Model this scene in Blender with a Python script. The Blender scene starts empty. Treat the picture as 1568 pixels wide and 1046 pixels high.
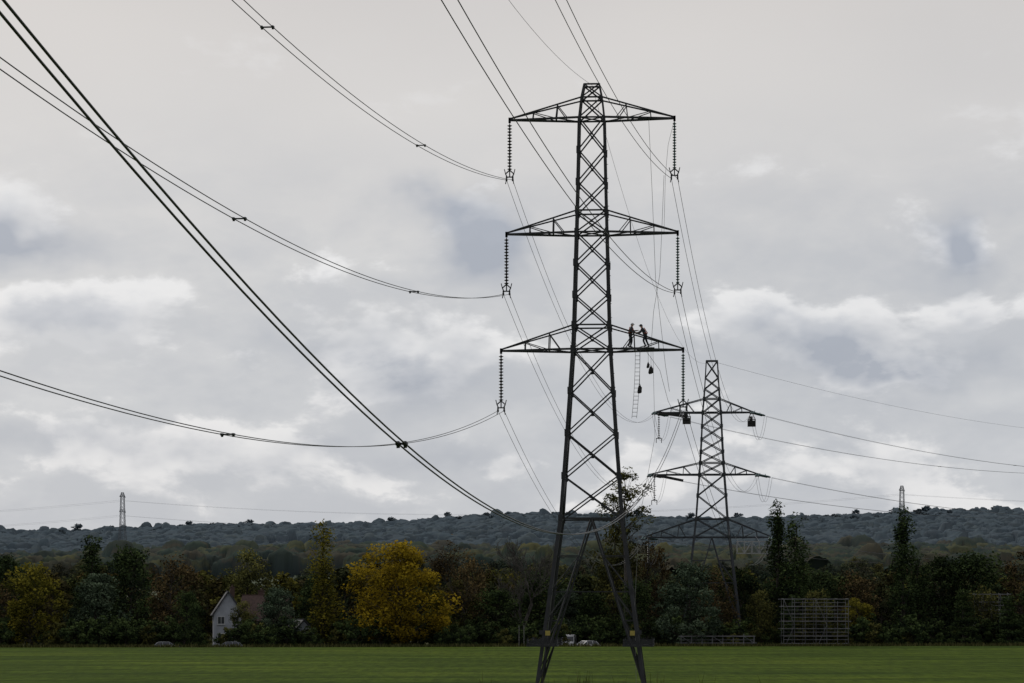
import bpy, math, random
import numpy as np
from mathutils import Vector, Matrix
random.seed(7); rng=np.random.default_rng(7)
scene=bpy.context.scene
scene.view_settings.view_transform='Standard'
scene.view_settings.look='None'
scene.view_settings.exposure=0
COL=scene.collection

# ------------------------------------------------------------------ camera
cam_d=bpy.data.cameras.new("camera"); cam=bpy.data.objects.new("camera",cam_d); COL.objects.link(cam)
cam_d.sensor_width=36; cam_d.lens=90; cam_d.shift_y=0.2557
cam_d.clip_start=0.5; cam_d.clip_end=20000
CAMZ=6.1
cam.location=(0,0,CAMZ); cam.rotation_euler=(math.radians(90),0,0)
scene.camera=cam

# ------------------------------------------------------------------ materials
def new_mat(name):
    m=bpy.data.materials.new(name); m.use_nodes=True
    nt=m.node_tree; b=nt.nodes["Principled BSDF"]
    return m,nt,b
def plain(name,col,rough=0.6,metal=0.0,noise=0.25,scale=3.0):
    m,nt,b=new_mat(name)
    n=nt.nodes.new("ShaderNodeTexNoise"); n.inputs["Scale"].default_value=scale; n.inputs["Detail"].default_value=4
    g=nt.nodes.new("ShaderNodeNewGeometry"); nt.links.new(g.outputs["Position"],n.inputs["Vector"])
    r=nt.nodes.new("ShaderNodeValToRGB")
    r.color_ramp.elements[0].position=.3; r.color_ramp.elements[1].position=.7
    r.color_ramp.elements[0].color=tuple(c*(1-noise) for c in col)+(1,)
    r.color_ramp.elements[1].color=tuple(min(1,c*(1+noise)) for c in col)+(1,)
    nt.links.new(n.outputs["Fac"],r.inputs["Fac"]); nt.links.new(r.outputs["Color"],b.inputs["Base Color"])
    b.inputs["Roughness"].default_value=rough; b.inputs["Metallic"].default_value=metal
    return m
HAZE_TINT=(.094,.124,.152,1)
def paint_haze(nt,colsock,k=1.0):  # aerial haze painted into the base colour, stronger with world Y
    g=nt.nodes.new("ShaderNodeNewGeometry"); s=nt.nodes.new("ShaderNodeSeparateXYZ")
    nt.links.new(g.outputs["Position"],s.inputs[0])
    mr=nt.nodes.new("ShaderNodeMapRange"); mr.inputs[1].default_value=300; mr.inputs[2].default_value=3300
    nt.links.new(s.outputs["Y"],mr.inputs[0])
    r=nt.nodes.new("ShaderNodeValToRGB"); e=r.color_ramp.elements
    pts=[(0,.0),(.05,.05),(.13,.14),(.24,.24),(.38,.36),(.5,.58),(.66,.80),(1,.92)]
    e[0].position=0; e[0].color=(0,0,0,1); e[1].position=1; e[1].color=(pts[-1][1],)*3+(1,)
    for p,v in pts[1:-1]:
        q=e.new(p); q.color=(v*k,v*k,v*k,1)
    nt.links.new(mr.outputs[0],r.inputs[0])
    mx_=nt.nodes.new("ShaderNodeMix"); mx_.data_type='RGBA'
    nt.links.new(r.outputs[0],mx_.inputs[0]); nt.links.new(colsock,mx_.inputs[6]); mx_.inputs[7].default_value=HAZE_TINT
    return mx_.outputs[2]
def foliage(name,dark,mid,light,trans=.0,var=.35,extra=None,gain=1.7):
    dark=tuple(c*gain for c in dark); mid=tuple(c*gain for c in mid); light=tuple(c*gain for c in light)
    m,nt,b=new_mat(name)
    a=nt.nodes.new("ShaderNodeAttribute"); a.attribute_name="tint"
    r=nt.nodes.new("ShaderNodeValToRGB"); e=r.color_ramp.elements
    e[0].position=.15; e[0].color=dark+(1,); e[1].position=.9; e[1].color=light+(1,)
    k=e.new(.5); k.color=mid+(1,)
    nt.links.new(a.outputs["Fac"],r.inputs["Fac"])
    oi=nt.nodes.new("ShaderNodeObjectInfo")
    out=r.outputs["Color"]; rnd=oi.outputs["Random"]
    if isinstance(extra,tuple) and extra[0]=='attr':
        a2=nt.nodes.new("ShaderNodeAttribute"); a2.attribute_name="kind"; rnd=a2.outputs["Fac"]; extra=extra[1]
    if extra:
        rr=nt.nodes.new("ShaderNodeValToRGB"); ee=rr.color_ramp.elements; rr.color_ramp.interpolation='LINEAR'
        ee[0].position=0; ee[0].color=extra[0]+(1,); ee[1].position=1; ee[1].color=extra[-1]+(1,)
        for i,c in enumerate(extra[1:-1]):
            q=ee.new((i+1)/(len(extra)-1)); q.color=c+(1,)
        nt.links.new(rnd,rr.inputs["Fac"])
        mm=nt.nodes.new("ShaderNodeMix"); mm.data_type='RGBA'; mm.blend_type='MULTIPLY'; mm.inputs[0].default_value=1
        nt.links.new(out,mm.inputs[6]); nt.links.new(rr.outputs["Color"],mm.inputs[7]); out=mm.outputs[2]
    mr=nt.nodes.new("ShaderNodeMapRange"); mr.inputs[3].default_value=1-var; mr.inputs[4].default_value=1+var
    nt.links.new(rnd,mr.inputs[0])
    vm=nt.nodes.new("ShaderNodeVectorMath"); vm.operation='SCALE'
    nt.links.new(out,vm.inputs[0]); nt.links.new(mr.outputs[0],vm.inputs["Scale"])
    out=paint_haze(nt,vm.outputs[0])
    o=nt.nodes["Material Output"]
    d=nt.nodes.new("ShaderNodeBsdfDiffuse"); nt.links.new(out,d.inputs["Color"]); nt.nodes.remove(b)
    nt.links.new(d.outputs[0],o.inputs[0])
    if trans>0:
        t=nt.nodes.new("ShaderNodeBsdfTranslucent"); nt.links.new(out,t.inputs["Color"])
        ms=nt.nodes.new("ShaderNodeMixShader"); ms.inputs[0].default_value=trans
        nt.links.new(d.outputs[0],ms.inputs[1]); nt.links.new(t.outputs[0],ms.inputs[2]); nt.links.new(ms.outputs[0],o.inputs[0])
    return m
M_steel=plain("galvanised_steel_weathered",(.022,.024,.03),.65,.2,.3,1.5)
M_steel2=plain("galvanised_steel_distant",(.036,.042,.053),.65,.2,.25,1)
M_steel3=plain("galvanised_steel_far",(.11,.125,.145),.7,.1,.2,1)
M_alu=plain("aluminium_tube",(.17,.175,.19),.55,.3,.35,1.2)
M_ladder=plain("ladder_aluminium",(.35,.36,.38),.5,.3,.2,2)
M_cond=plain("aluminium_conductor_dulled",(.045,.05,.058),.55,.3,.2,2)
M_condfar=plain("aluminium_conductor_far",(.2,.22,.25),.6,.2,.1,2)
M_porc=plain("brown_porcelain",(.02,.018,.02),.35,0,.2,5)
M_glass=plain("toughened_glass_green",(.06,.115,.12),.2,0,.2,5)
M_rope=plain("rope",(.22,.22,.22),.9,0,.2,8)
M_black=plain("black_canvas",(.015,.015,.017),.8,0,.2,8)
M_yel=plain("yellow_sign_paint",(.35,.28,.06),.5,0,.1,8)
M_white=plain("white_paint",(.5,.52,.55),.3,0,.06,3)
M_post=plain("weathered_post",(.25,.25,.25),.6,0,.2,3)
M_render=plain("white_render_wall",(.33,.36,.42),.85,0,.12,1.2)
M_slate=plain("slate_roof",(.04,.043,.052),.7,0,.3,4)
M_tile=plain("clay_tile_roof",(.07,.042,.036),.8,0,.3,4)
M_win=plain("window_glass",(.03,.035,.045),.08,0,.1,1)
M_rubber=plain("tyre_rubber",(.02,.02,.02),.85,0,.2,5)
M_grey=plain("grey_car_paint",(.2,.22,.25),.3,.3,.1,3)
M_conc=plain("concrete_footing",(.12,.12,.11),.9,0,.3,3)
M_red=plain("red_lamp",(.35,.02,.02),.3,0,.1,3)
M_bark=plain("bark",(.035,.03,.025),.9,0,.35,3)
M_barkg=plain("bark_grey",(.06,.055,.05),.9,0,.35,3)
M_skin=plain("skin",(.45,.28,.2),.6,0,.08,9)
M_navy=plain("navy_workwear",(.018,.022,.035),.85,0,.3,9)
M_jack=plain("dark_jacket",(.03,.035,.045),.85,0,.3,9)
M_boot=plain("boot_leather",(.015,.013,.012),.6,0,.2,9)
M_org=plain("orange_harness",(.5,.09,.02),.7,0,.1,9)
M_hair=plain("dark_hair",(.03,.02,.015),.8,0,.2,9)

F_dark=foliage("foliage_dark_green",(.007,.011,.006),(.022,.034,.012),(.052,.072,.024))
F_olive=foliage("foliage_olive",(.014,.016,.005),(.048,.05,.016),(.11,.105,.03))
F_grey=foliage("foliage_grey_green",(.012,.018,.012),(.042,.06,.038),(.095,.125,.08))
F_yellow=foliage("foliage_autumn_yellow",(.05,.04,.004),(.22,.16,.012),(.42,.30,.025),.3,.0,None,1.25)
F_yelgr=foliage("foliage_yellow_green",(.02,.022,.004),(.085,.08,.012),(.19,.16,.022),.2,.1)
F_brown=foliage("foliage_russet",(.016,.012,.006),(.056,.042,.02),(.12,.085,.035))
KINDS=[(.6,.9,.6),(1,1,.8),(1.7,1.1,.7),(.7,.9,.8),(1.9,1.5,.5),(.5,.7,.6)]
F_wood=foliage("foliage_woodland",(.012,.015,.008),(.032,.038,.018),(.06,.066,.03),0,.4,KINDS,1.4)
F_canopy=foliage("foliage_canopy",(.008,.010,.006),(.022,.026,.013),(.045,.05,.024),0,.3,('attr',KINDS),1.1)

# ------------------------------------------------------------------ mesh builder
class MB:
    def __init__(s): s.v=[]; s.f=[]; s.m=[]
    def beam(s,p,q,w,mi=0,w2=None):
        p=Vector(p); q=Vector(q); d=q-p
        if d.length<1e-6: return
        d.normalize()
        up=Vector((0,0,1)) if abs(d.z)<.95 else Vector((0,1,0))
        a=d.cross(up).normalized(); b=d.cross(a).normalized()
        w2=w if w2 is None else w2
        i=len(s.v)
        for c in (p,q):
            for sa,sb in ((-1,-1),(1,-1),(1,1),(-1,1)):
                s.v.append(tuple(c+a*sa*w/2+b*sb*w2/2))
        for fc in ((0,1,5,4),(1,2,6,5),(2,3,7,6),(3,0,4,7),(3,2,1,0),(4,5,6,7)):
            s.f.append(tuple(i+k for k in fc)); s.m.append(mi)
    def box(s,c,sz,mi=0,rot=0):
        i=len(s.v); cr,sr=math.cos(rot),math.sin(rot)
        for z in (-1,1):
            for x,y in ((-1,-1),(1,-1),(1,1),(-1,1)):
                X=x*sz[0]/2; Y=y*sz[1]/2
                s.v.append((c[0]+X*cr-Y*sr,c[1]+X*sr+Y*cr,c[2]+z*sz[2]/2))
        for fc in ((0,1,5,4),(1,2,6,5),(2,3,7,6),(3,0,4,7),(3,2,1,0),(4,5,6,7)):
            s.f.append(tuple(i+k for k in fc)); s.m.append(mi)
    def tube(s,pts,rad,n=6,mi=0):
        pts=[Vector(p) for p in pts]
        if not hasattr(rad,'__len__'): rad=[rad]*len(pts)
        i=len(s.v); d0=(pts[-1]-pts[0]).normalized()
        up=Vector((0,0,1)) if abs(d0.z)<.9 else Vector((0,1,0))
        for k,p in enumerate(pts):
            a=pts[max(0,k-1)]; b=pts[min(len(pts)-1,k+1)]
            d=(b-a); d=d.normalized() if d.length>1e-9 else d0
            u=d.cross(up).normalized(); w=d.cross(u).normalized()
            for j in range(n):
                t=2*math.pi*j/n
                s.v.append(tuple(p+(u*math.cos(t)+w*math.sin(t))*rad[k]))
        for k in range(len(pts)-1):
            for j in range(n):
                s.f.append((i+k*n+j,i+k*n+(j+1)%n,i+(k+1)*n+(j+1)%n,i+(k+1)*n+j)); s.m.append(mi)
        s.f.append(tuple(i+j for j in reversed(range(n)))); s.m.append(mi)
        e=i+(len(pts)-1)*n
        s.f.append(tuple(e+j for j in range(n))); s.m.append(mi)
    def quad(s,a,b,c,d,mi=0):
        i=len(s.v); s.v+= [tuple(a),tuple(b),tuple(c),tuple(d)]; s.f.append((i,i+1,i+2,i+3)); s.m.append(mi)
    def string(s,p,q,r=.16,n=16,mi=0,core=.035):
        p=Vector(p); q=Vector(q); pts=[p]; rad=[core]
        for k in range(n):
            t0=(k+.25)/n; t1=(k+.45)/n; t2=(k+.8)/n
            pts+= [p.lerp(q,t0),p.lerp(q,t0+.0005),p.lerp(q,t1),p.lerp(q,t2)]
            rad+= [core,r*.55,r,core]
        pts.append(q); rad.append(core)
        s.tube(pts,rad,9,mi)
    def mesh(s,name,mats,smooth=False):
        me=bpy.data.meshes.new(name); me.from_pydata(s.v,[],s.f)
        for m in mats: me.materials.append(m)
        me.polygons.foreach_set("material_index",s.m)
        if smooth: me.polygons.foreach_set("use_smooth",[True]*len(s.f))
        me.update(); return me
    def obj(s,name,mats,parent=None,loc=(0,0,0),smooth=False):
        o=bpy.data.objects.new(name,s.mesh(name,mats,smooth)); COL.objects.link(o); o.location=loc
        if parent: o.parent=parent
        return o
def empty(name,loc,yaw=0):
    e=bpy.data.objects.new(name,None); e.empty_display_size=1; COL.objects.link(e)
    e.location=loc; e.rotation_euler=(0,0,yaw); return e

# ------------------------------------------------------------------ terrain
def ridge(X): return np.interp(X,[-900,-600,-420,-240,0,240,390,510,600,900],[84,84,89,95,99,99,101,112,113,113])
def gz(X,Y):
    X=np.asarray(X,float); Y=np.asarray(Y,float)
    e=Y-.1*X
    near=4.4*np.exp(-((X**2+Y**2)/14**2))
    z=np.interp(e,[360,366,400,450],[0,-.8,-.6,0])*1.0
    far=np.interp(Y,[450,700,1000,1450,1750,2100,2500,3000,3300,5000,9000],[0,3,12,25,16,20,56,88,84,40,0])
    far=far*(1+(ridge(X)/88-1)*np.clip((Y-1200)/1500,0,1))
    far=far+np.clip((Y-900)/800,0,1)*(3*np.sin(X/130+1)+2.5*np.sin(X/61+Y/400)+2*np.sin(Y/170))
    return z+far+near
xs=np.unique(np.concatenate([np.linspace(-4000,-1000,16),np.linspace(-1000,-120,60),np.linspace(-120,120,81),np.linspace(120,1000,60),np.linspace(1000,4000,16)]))
ys=np.unique(np.concatenate([np.linspace(-1500,-60,20),np.linspace(-60,60,41),np.linspace(60,340,40),np.linspace(340,420,81),np.linspace(420,1200,60),np.linspace(1200,3600,90),np.linspace(3600,9000,25)]))
GX,GY=np.meshgrid(xs,ys); GZ=gz(GX,GY)
V=np.stack([GX.ravel(),GY.ravel(),GZ.ravel()],1)
nx=len(xs); ny=len(ys)
idx=np.arange(nx*ny).reshape(ny,nx)
F=np.stack([idx[:-1,:-1].ravel(),idx[:-1,1:].ravel(),idx[1:,1:].ravel(),idx[1:,:-1].ravel()],1)
me=bpy.data.meshes.new("ground"); me.from_pydata(V.tolist(),[],F.tolist()); me.polygons.foreach_set("use_smooth",[True]*len(F))
ground=bpy.data.objects.new("ground",me); COL.objects.link(ground)
m,nt,b=new_mat("crop_field_and_land")
L=nt.links.new
g=nt.nodes.new("ShaderNodeNewGeometry"); sp=nt.nodes.new("ShaderNodeSeparateXYZ"); L(g.outputs["Position"],sp.inputs[0])
def MM(op,a,bb=None,c=None,nt=nt):
    n=nt.nodes.new("ShaderNodeMath"); n.operation=op
    for i,x in enumerate((a,bb,c)):
        if x is None: continue
        if isinstance(x,(int,float)): n.inputs[i].default_value=x
        else: nt.links.new(x,n.inputs[i])
    return n.outputs[0]
def noise(nt,vec,scale,detail=5,rough=.55,dist=0,stretch=None):
    n=nt.nodes.new("ShaderNodeTexNoise"); n.inputs["Scale"].default_value=scale; n.inputs["Detail"].default_value=detail
    n.inputs["Roughness"].default_value=rough; n.inputs["Distortion"].default_value=dist
    if stretch:
        mp=nt.nodes.new("ShaderNodeMapping"); mp.inputs["Scale"].default_value=stretch; nt.links.new(vec,mp.inputs[0]); vec=mp.outputs[0]
    nt.links.new(vec,n.inputs["Vector"]); return n
def ramp(nt,fac,els):
    r=nt.nodes.new("ShaderNodeValToRGB"); e=r.color_ramp.elements
    e[0].position=els[0][0]; e[0].color=els[0][1]+(1,); e[1].position=els[-1][0]; e[1].color=els[-1][1]+(1,)
    for p,c in els[1:-1]:
        q=e.new(p); q.color=c+(1,)
    nt.links.new(fac,r.inputs[0]); return r.outputs[0]
def mixc(nt,f,a,bb,mode='MIX'):
    x=nt.nodes.new("ShaderNodeMix"); x.data_type='RGBA'; x.blend_type=mode
    for i,vv in ((0,f),(6,a),(7,bb)):
        if isinstance(vv,(int,float)): x.inputs[i].default_value=vv
        elif isinstance(vv,tuple): x.inputs[i].default_value=vv if len(vv)==4 else vv+(1,)
        else: nt.links.new(vv,x.inputs[i])
    return x.outputs[2]
P=g.outputs["Position"]
n1=noise(nt,P,.035,5,.6,0,(1,.6,1)); n2=noise(nt,P,1.1,6,.75,0,(1,.16,1)); n3=noise(nt,P,.12,5,.6,0,(.2,1.0,1))
c1=ramp(nt,n1.outputs[0],[(.3,(.040,.068,.006)),(.5,(.054,.088,.008)),(.72,(.074,.108,.011))])
c2=ramp(nt,n2.outputs[0],[(.3,(.5,.5,.5)),(.5,(1,1,1)),(.72,(1.5,1.45,1.3))])
c3=ramp(nt,n3.outputs[0],[(.35,(.62,.68,.68)),(.65,(1.28,1.2,1.1))])
crop=mixc(nt,1.0,mixc(nt,1.0,c1,c2,'MULTIPLY'),c3,'MULTIPLY')
w=nt.nodes.new("ShaderNodeTexWave"); w.bands_direction='X'; w.inputs["Scale"].default_value=.02; w.inputs["Distortion"].default_value=1.5; w.inputs["Detail"].default_value=2
mp=nt.nodes.new("ShaderNodeMapping"); mp.inputs["Rotation"].default_value=(0,0,math.radians(72)); L(P,mp.inputs[0]); L(mp.outputs[0],w.inputs[0])
tr=ramp(nt,w.outputs["Fac"],[(.0,(.68,.7,.68)),(.12,(1,1,1)),(1,(1.04,1.04,1.0))])
crop=mixc(nt,.8,crop,tr,'MULTIPLY')
rough=ramp(nt,n3.outputs[0],[(.35,(.02,.025,.01)),(.65,(.07,.07,.03))])
vo=nt.nodes.new("ShaderNodeTexVoronoi"); vo.inputs["Scale"].default_value=.006; L(P,vo.inputs[0])
sc=nt.nodes.new("ShaderNodeSeparateColor"); L(vo.outputs["Color"],sc.inputs[0])
fields=ramp(nt,sc.outputs[0],[(.1,(.10,.12,.06)),(.4,(.19,.19,.14)),(.6,(.10,.12,.06)),(.85,(.22,.22,.16)),(1,(.09,.10,.05))])
e=MM('SUBTRACT',sp.outputs["Y"],MM('MULTIPLY',sp.outputs["X"],.1))
f1=MM('GREATER_THAN',e,360.0); f2=MM('GREATER_THAN',sp.outputs["Y"],540.0)
col=mixc(nt,f1,crop,rough); col=mixc(nt,f2,col,fields)
col=paint_haze(nt,col)
L(col,b.inputs["Base Color"]); b.inputs["Roughness"].default_value=1; b.inputs["Specular IOR Level"].default_value=.03
bp=nt.nodes.new("ShaderNodeBump"); bp.inputs["Strength"].default_value=.6; bp.inputs["Distance"].default_value=.2
L(n2.outputs[0],bp.inputs["Height"]); L(bp.outputs[0],b.inputs["Normal"])
me.materials.append(m)

def inopen(X,Y):
    f=.5*np.sin(X/23.)*30
    return ((X>-140)&(X<-66)&(Y>560+f)&(Y<1150+f)) | ((X>150)&(X<300)&(Y>1010+f)&(Y<1130+f)) | ((X>-40)&(X<60)&(Y>1380+f)&(Y<1440+f)) | ((X<-170)&(X>-330)&(Y>1180+f)&(Y<1290+f))
# ---- distant woodland canopy: one sheet of overlapping tree crowns over the hills
us=np.arange(-.262,.262,.00105); cy=[];y=1000.0
while y<3230: cy.append(y); y+=3.0+ (y-1000)*.0009
cy=np.array(cy); CU,CY=np.meshgrid(us,cy); CX=CU*CY
H=np.full(CX.shape,-3.0); K=np.zeros(CX.shape)
nt_=21000
TY=990+rng.uniform(0,1,nt_)**.8*2260; TX=rng.uniform(-.268,.268,nt_)*TY
patch=np.sin(TX/97)*np.sin(TY/140+TX/310)+.5*np.sin(TX/41+TY/77)
keep=(~inopen(TX,TY))&((patch<1.0)|(TY>2800))
TX=TX[keep];TY=TY[keep]
TR_=rng.uniform(4.0,8.5,len(TX)); TH=rng.uniform(8,12.5,len(TX))*(1+.4*(rng.uniform(size=len(TX))>.97)); TK=rng.uniform(0,1,len(TX))
for k in range(len(TX)):
    r=TR_[k]; i0=np.searchsorted(cy,TY[k]-r); i1=np.searchsorted(cy,TY[k]+r)
    if i1<=i0: continue
    j0=np.searchsorted(us,(TX[k]-r)/TY[k]); j1=np.searchsorted(us,(TX[k]+r)/TY[k])
    if j1<=j0: continue
    d2=((CX[i0:i1,j0:j1]-TX[k])**2+(CY[i0:i1,j0:j1]-TY[k])**2)/(r*r)
    h=np.where(d2<1,TH[k]*(.66+.34*np.sqrt(np.clip(1-d2,0,1))),-3.0)
    s=H[i0:i1,j0:j1]; up=h>s; s[up]=h[up]; K[i0:i1,j0:j1][up]=TK[k]
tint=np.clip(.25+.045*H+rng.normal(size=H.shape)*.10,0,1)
Hn=H+np.where(H>0,rng.normal(size=H.shape)*.4,0)
CZ=gz(CX,CY)+Hn
CXj=CX+rng.normal(size=CX.shape)*.35*(CY/2000)
V=np.stack([CXj.ravel(),CY.ravel(),CZ.ravel()],1); ny_,nx_=CX.shape
idx=np.arange(nx_*ny_).reshape(ny_,nx_)
F=np.stack([idx[:-1,:-1].ravel(),idx[:-1,1:].ravel(),idx[1:,1:].ravel(),idx[1:,:-1].ravel()],1)
Hf=H.ravel(); F=F[(Hf[F]>-2).any(1)]
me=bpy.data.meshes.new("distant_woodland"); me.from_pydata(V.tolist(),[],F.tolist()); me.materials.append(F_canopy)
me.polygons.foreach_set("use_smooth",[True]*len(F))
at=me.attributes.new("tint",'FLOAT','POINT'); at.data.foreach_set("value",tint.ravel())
at=me.attributes.new("kind",'FLOAT','POINT'); at.data.foreach_set("value",K.ravel())
o=bpy.data.objects.new("distant_woodland",me); COL.objects.link(o)

# ------------------------------------------------------------------ pylons
def lattice(levels,base,arms,wl=.22,wd=.095,wa=.14,redund=True,N=3):
    B=MB()
    C=[(-1,-1),(1,-1),(1,1),(-1,1)]
    def P(l,k): return Vector((C[k%4][0]*l[1],C[k%4][1]*l[1],l[0]))
    for i in range(len(levels)-1):
        a,b_=levels[i],levels[i+1]
        ww=wl*(.6 if i<2 else .85 if i<6 else 1.0)
        for k in range(4):
            B.beam(P(a,k),P(b_,k),ww)
            B.beam(P(a,k),P(b_,k+1),wd); B.beam(P(a,k+1),P(b_,k),wd)
            if redund and i>=2:
                c=(P(a,k)+P(b_,k+1)+P(a,k+1)+P(b_,k))/4
                B.box(c,(.17,.17,.17) if k%2 else (.2,.06,.2))
                B.box(P(b_,k),(ww*1.45,ww*1.45,.5))
    for l in levels:
        if l[2]:
            for k in range(4): B.beam(P(l,k),P(l,k+1),wd*1.15)
            if l[2]>1:
                B.beam(P(l,0),P(l,2),wd*.8); B.beam(P(l,1),P(l,3),wd*.8)
    l=levels[-1]; z0,h0=base
    def leg(k,z):
        t=(z-z0)/(l[0]-z0); h=h0+(l[1]-h0)*t; return Vector((C[k%4][0]*h,C[k%4][1]*h,z))
    for k in range(4):
        B.beam(leg(k,l[0]),leg(k,z0),wl*1.15)
        B.box(leg(k,z0)+Vector((0,0,-.1)),(.8,.8,.5),2)
        mid=(leg(k,l[0])+leg(k+1,l[0]))/2
        zs=[l[0]*.78,l[0]*.57,l[0]*.4,l[0]*.25,l[0]*.11]
        for kk in (k,k+1):
            foot=leg(kk,z0+.2)
            B.beam(mid,foot,wd*1.2)
            def dia(z): 
                t=(l[0]-z)/(l[0]-z0-.2); return mid.lerp(foot,t)
            for j,z in enumerate(zs):
                B.beam(leg(kk,z),dia(z),wd*.7)
                zn=zs[j+1] if j+1<len(zs) else z0+.3
                B.beam(dia(z),leg(kk,zn),wd*.65)
        z=l[0]*.57
        B.beam(leg(k,z),leg(k+1,z),wd*.5)
        B.box(leg(k,z),(wl*1.5,wl*1.5,.45))
    for (z,hw,zt,ht,LL,LR,wn) in arms:
        for s,Ln in ((-1,LL),(1,LR)):
            tip=Vector((s*Ln,0,z)); 
            rb=[Vector((s*hw,y*hw,z)) for y in (-1,1)]; rt=[Vector((s*ht,y*ht,zt)) for y in (-1,1)]
            tp=[tip+Vector((0,y*wn,0)) for y in (-1,1)]
            for i in range(2):
                B.beam(rb[i],tp[i],wa); B.beam(rt[i],tp[i]+Vector((0,0,.1)),wa*.7)
                B.beam(tp[i]+Vector((0,0,.18)),tp[i]-Vector((0,0,.2)),wa*1.2)
                for j in range(1,N):
                    t=j/N; pb=rb[i].lerp(tp[i],t); pt=rt[i].lerp(tp[i],t)
                    B.beam(pb,pt,wd*.75)
                    pbn=rb[i].lerp(tp[i],(j-1)/N); 
                    B.beam(pt,rb[i].lerp(tp[i],(j-.5)/N) if j==1 else pbn,wd*.6)
            for j in range(1,N):
                t=j/N; B.beam(rb[0].lerp(tp[0],t),rb[1].lerp(tp[1],t),wd*.8)
                B.beam(rt[0].lerp(tp[0],t),rt[1].lerp(tp[1],t),wd*.5)
                t0=(j-1)/N
                B.beam(rb[j%2].lerp(tp[j%2],t0),rb[1-j%2].lerp(tp[1-j%2],t),wd*.7)
            if wn>0: B.beam(tp[0],tp[1],wa)
    return B,leg
lev1=[(43.37,.54,1),(42.4,.74,1),(40.93,.90,2),(38.6,.95,0),(36.3,1.0,0),(34.25,1.05,1),(32.7,1.09,2),(30.5,1.15,0),(28.2,1.21,0),(26.03,1.27,1),(24.3,1.34,2),(21.3,1.54,0),(18.27,1.74,0),(15.2,1.96,0),(12.16,2.17,2)]
A1=[5.93,6.16,6.55]; Z1=[40.93,32.7,24.3]
arms1=[(40.93,.90,42.4,.74,A1[0],A1[0],0),(32.7,1.09,34.25,1.05,A1[1],A1[1],0),(24.3,1.34,26.03,1.27,A1[2],A1[2],0)]
B1,leg1=lattice(lev1,(0,3.8),arms1)
for k in range(4):
    p=leg1(k,3.1)
    q=1.05; c=[(-q,-q),(q,-q),(q,q),(-q,q)]
    for dz,th in ((0,.09),(.2,.05),(.34,.04)):
        for a in range(4):
            B1.beam(p+Vector((c[a][0],c[a][1],dz)),p+Vector((c[(a+1)%4][0],c[(a+1)%4][1],dz)),th)
    for sx in (-1,1):
        B1.beam(p,p+Vector((sx*1.05,1.05,.1)),.08); B1.beam(p,p+Vector((sx*1.05,-1.05,.1)),.08)
    for i in range(26):
        a=random.uniform(-1,1)*1.05; b_=random.choice((-1.05,1.05))
        B1.beam(p+Vector((a,b_,.0)),p+Vector((a+random.uniform(-.15,.15),b_,.5)),.03); B1.beam(p+Vector((b_,a,.0)),p+Vector((b_,a+.1,.5)),.03)
for k in (0,1):
    p=leg1(k,4.0); B1.box(p+Vector((.25 if k==0 else -.3,-.22,0)),(.34,.03,.34),1)
    B1.box(p+Vector((-.2 if k==0 else .2,-.22,.05)),(.3,.03,.3),0)
for i in range(70):
    z=4+i*.5
    hw=np.interp(z,[0,12.16,24.3,40.93],[3.8,2.17,1.34,.90])
    B1.beam((hw,-hw,z),(hw+.2*(1 if i%2 else .2),-hw-.05,z),.03)
mesh_latt1=B1.mesh("suspension_lattice",[M_steel,M_yel,M_conc])
lev2=[(43.2,.85,1),(40.6,1.0,0),(38.9,1.1,0),(37.4,1.2,1),(35.3,1.4,2),(33.2,1.5,0),(31.2,1.58,0),(29.3,1.68,0),(27.6,1.78,1),(25.8,1.9,2),(22.6,2.15,0),(19,2.4,1),(16.2,2.7,2)]
A2L=[8.7,9.4,10.3]; A2R=[6.2,7.0,9.0]; Z2=[35.3,25.8,16.2]
arms2=[(35.3,1.4,37.4,1.2,8.7,6.2,.5),(25.8,1.9,27.6,1.78,9.4,7.0,.5),(16.2,2.7,19,2.4,10.3,9.0,.6)]
B2,_=lattice(lev2,(0,4.6),arms2,.3,.13,.19)
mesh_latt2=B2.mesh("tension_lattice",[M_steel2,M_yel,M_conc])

def hang_insulator(tip,glass):
    B=MB(); x,y,z=tip
    B.beam((x,y,z),(x,y,z-.35),.05)
    B.string((x,y,z-.3),(x,y,z-3.65),.155 if glass else .19,17 if glass else 15,1 if glass else 0,.05)
    zz=z-3.65
    for (a,c) in (((0,zz+.05),(-.3,zz-.22)),((0,zz+.05),(.3,zz-.22)),((-.3,zz-.22),(-.16,zz-.5)),((.3,zz-.22),(.16,zz-.5)),((-.25,zz-.45),(.25,zz-.45)),((0,zz),(0,zz-.45))):
        B.beam((x+a[0],y,a[1]),(x+c[0],y,c[1]),.08,2)
    for s in (-1,1):
        B.beam((x+s*.3,y,zz-.22),(x+s*.38,y,zz+.12),.06,2)
        B.beam((x+s*.225,y,zz-.4),(x+s*.225,y,zz-.65),.11,2)
        B.beam((x+s*.225,y-.22,zz-.66),(x+s*.225,y+.22,zz-.66),.12,2)
        B.beam((x+s*.225,y,zz-.6),(x+s*.3,y,zz-.95),.06,2)
    return B
T1=(5.75,184.2,0); YAW1=math.radians(-3.6)
T0=(5.75-.12*204,-20,0); T2=(30.6,392,0); T3=(178,640,gz(178,640).item()+3)
def W(T,yaw,p):
    c,s=math.cos(yaw),math.sin(yaw); return Vector((T[0]+p[0]*c-p[1]*s,T[1]+p[0]*s+p[1]*c,T[2]+p[2]))
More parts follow.
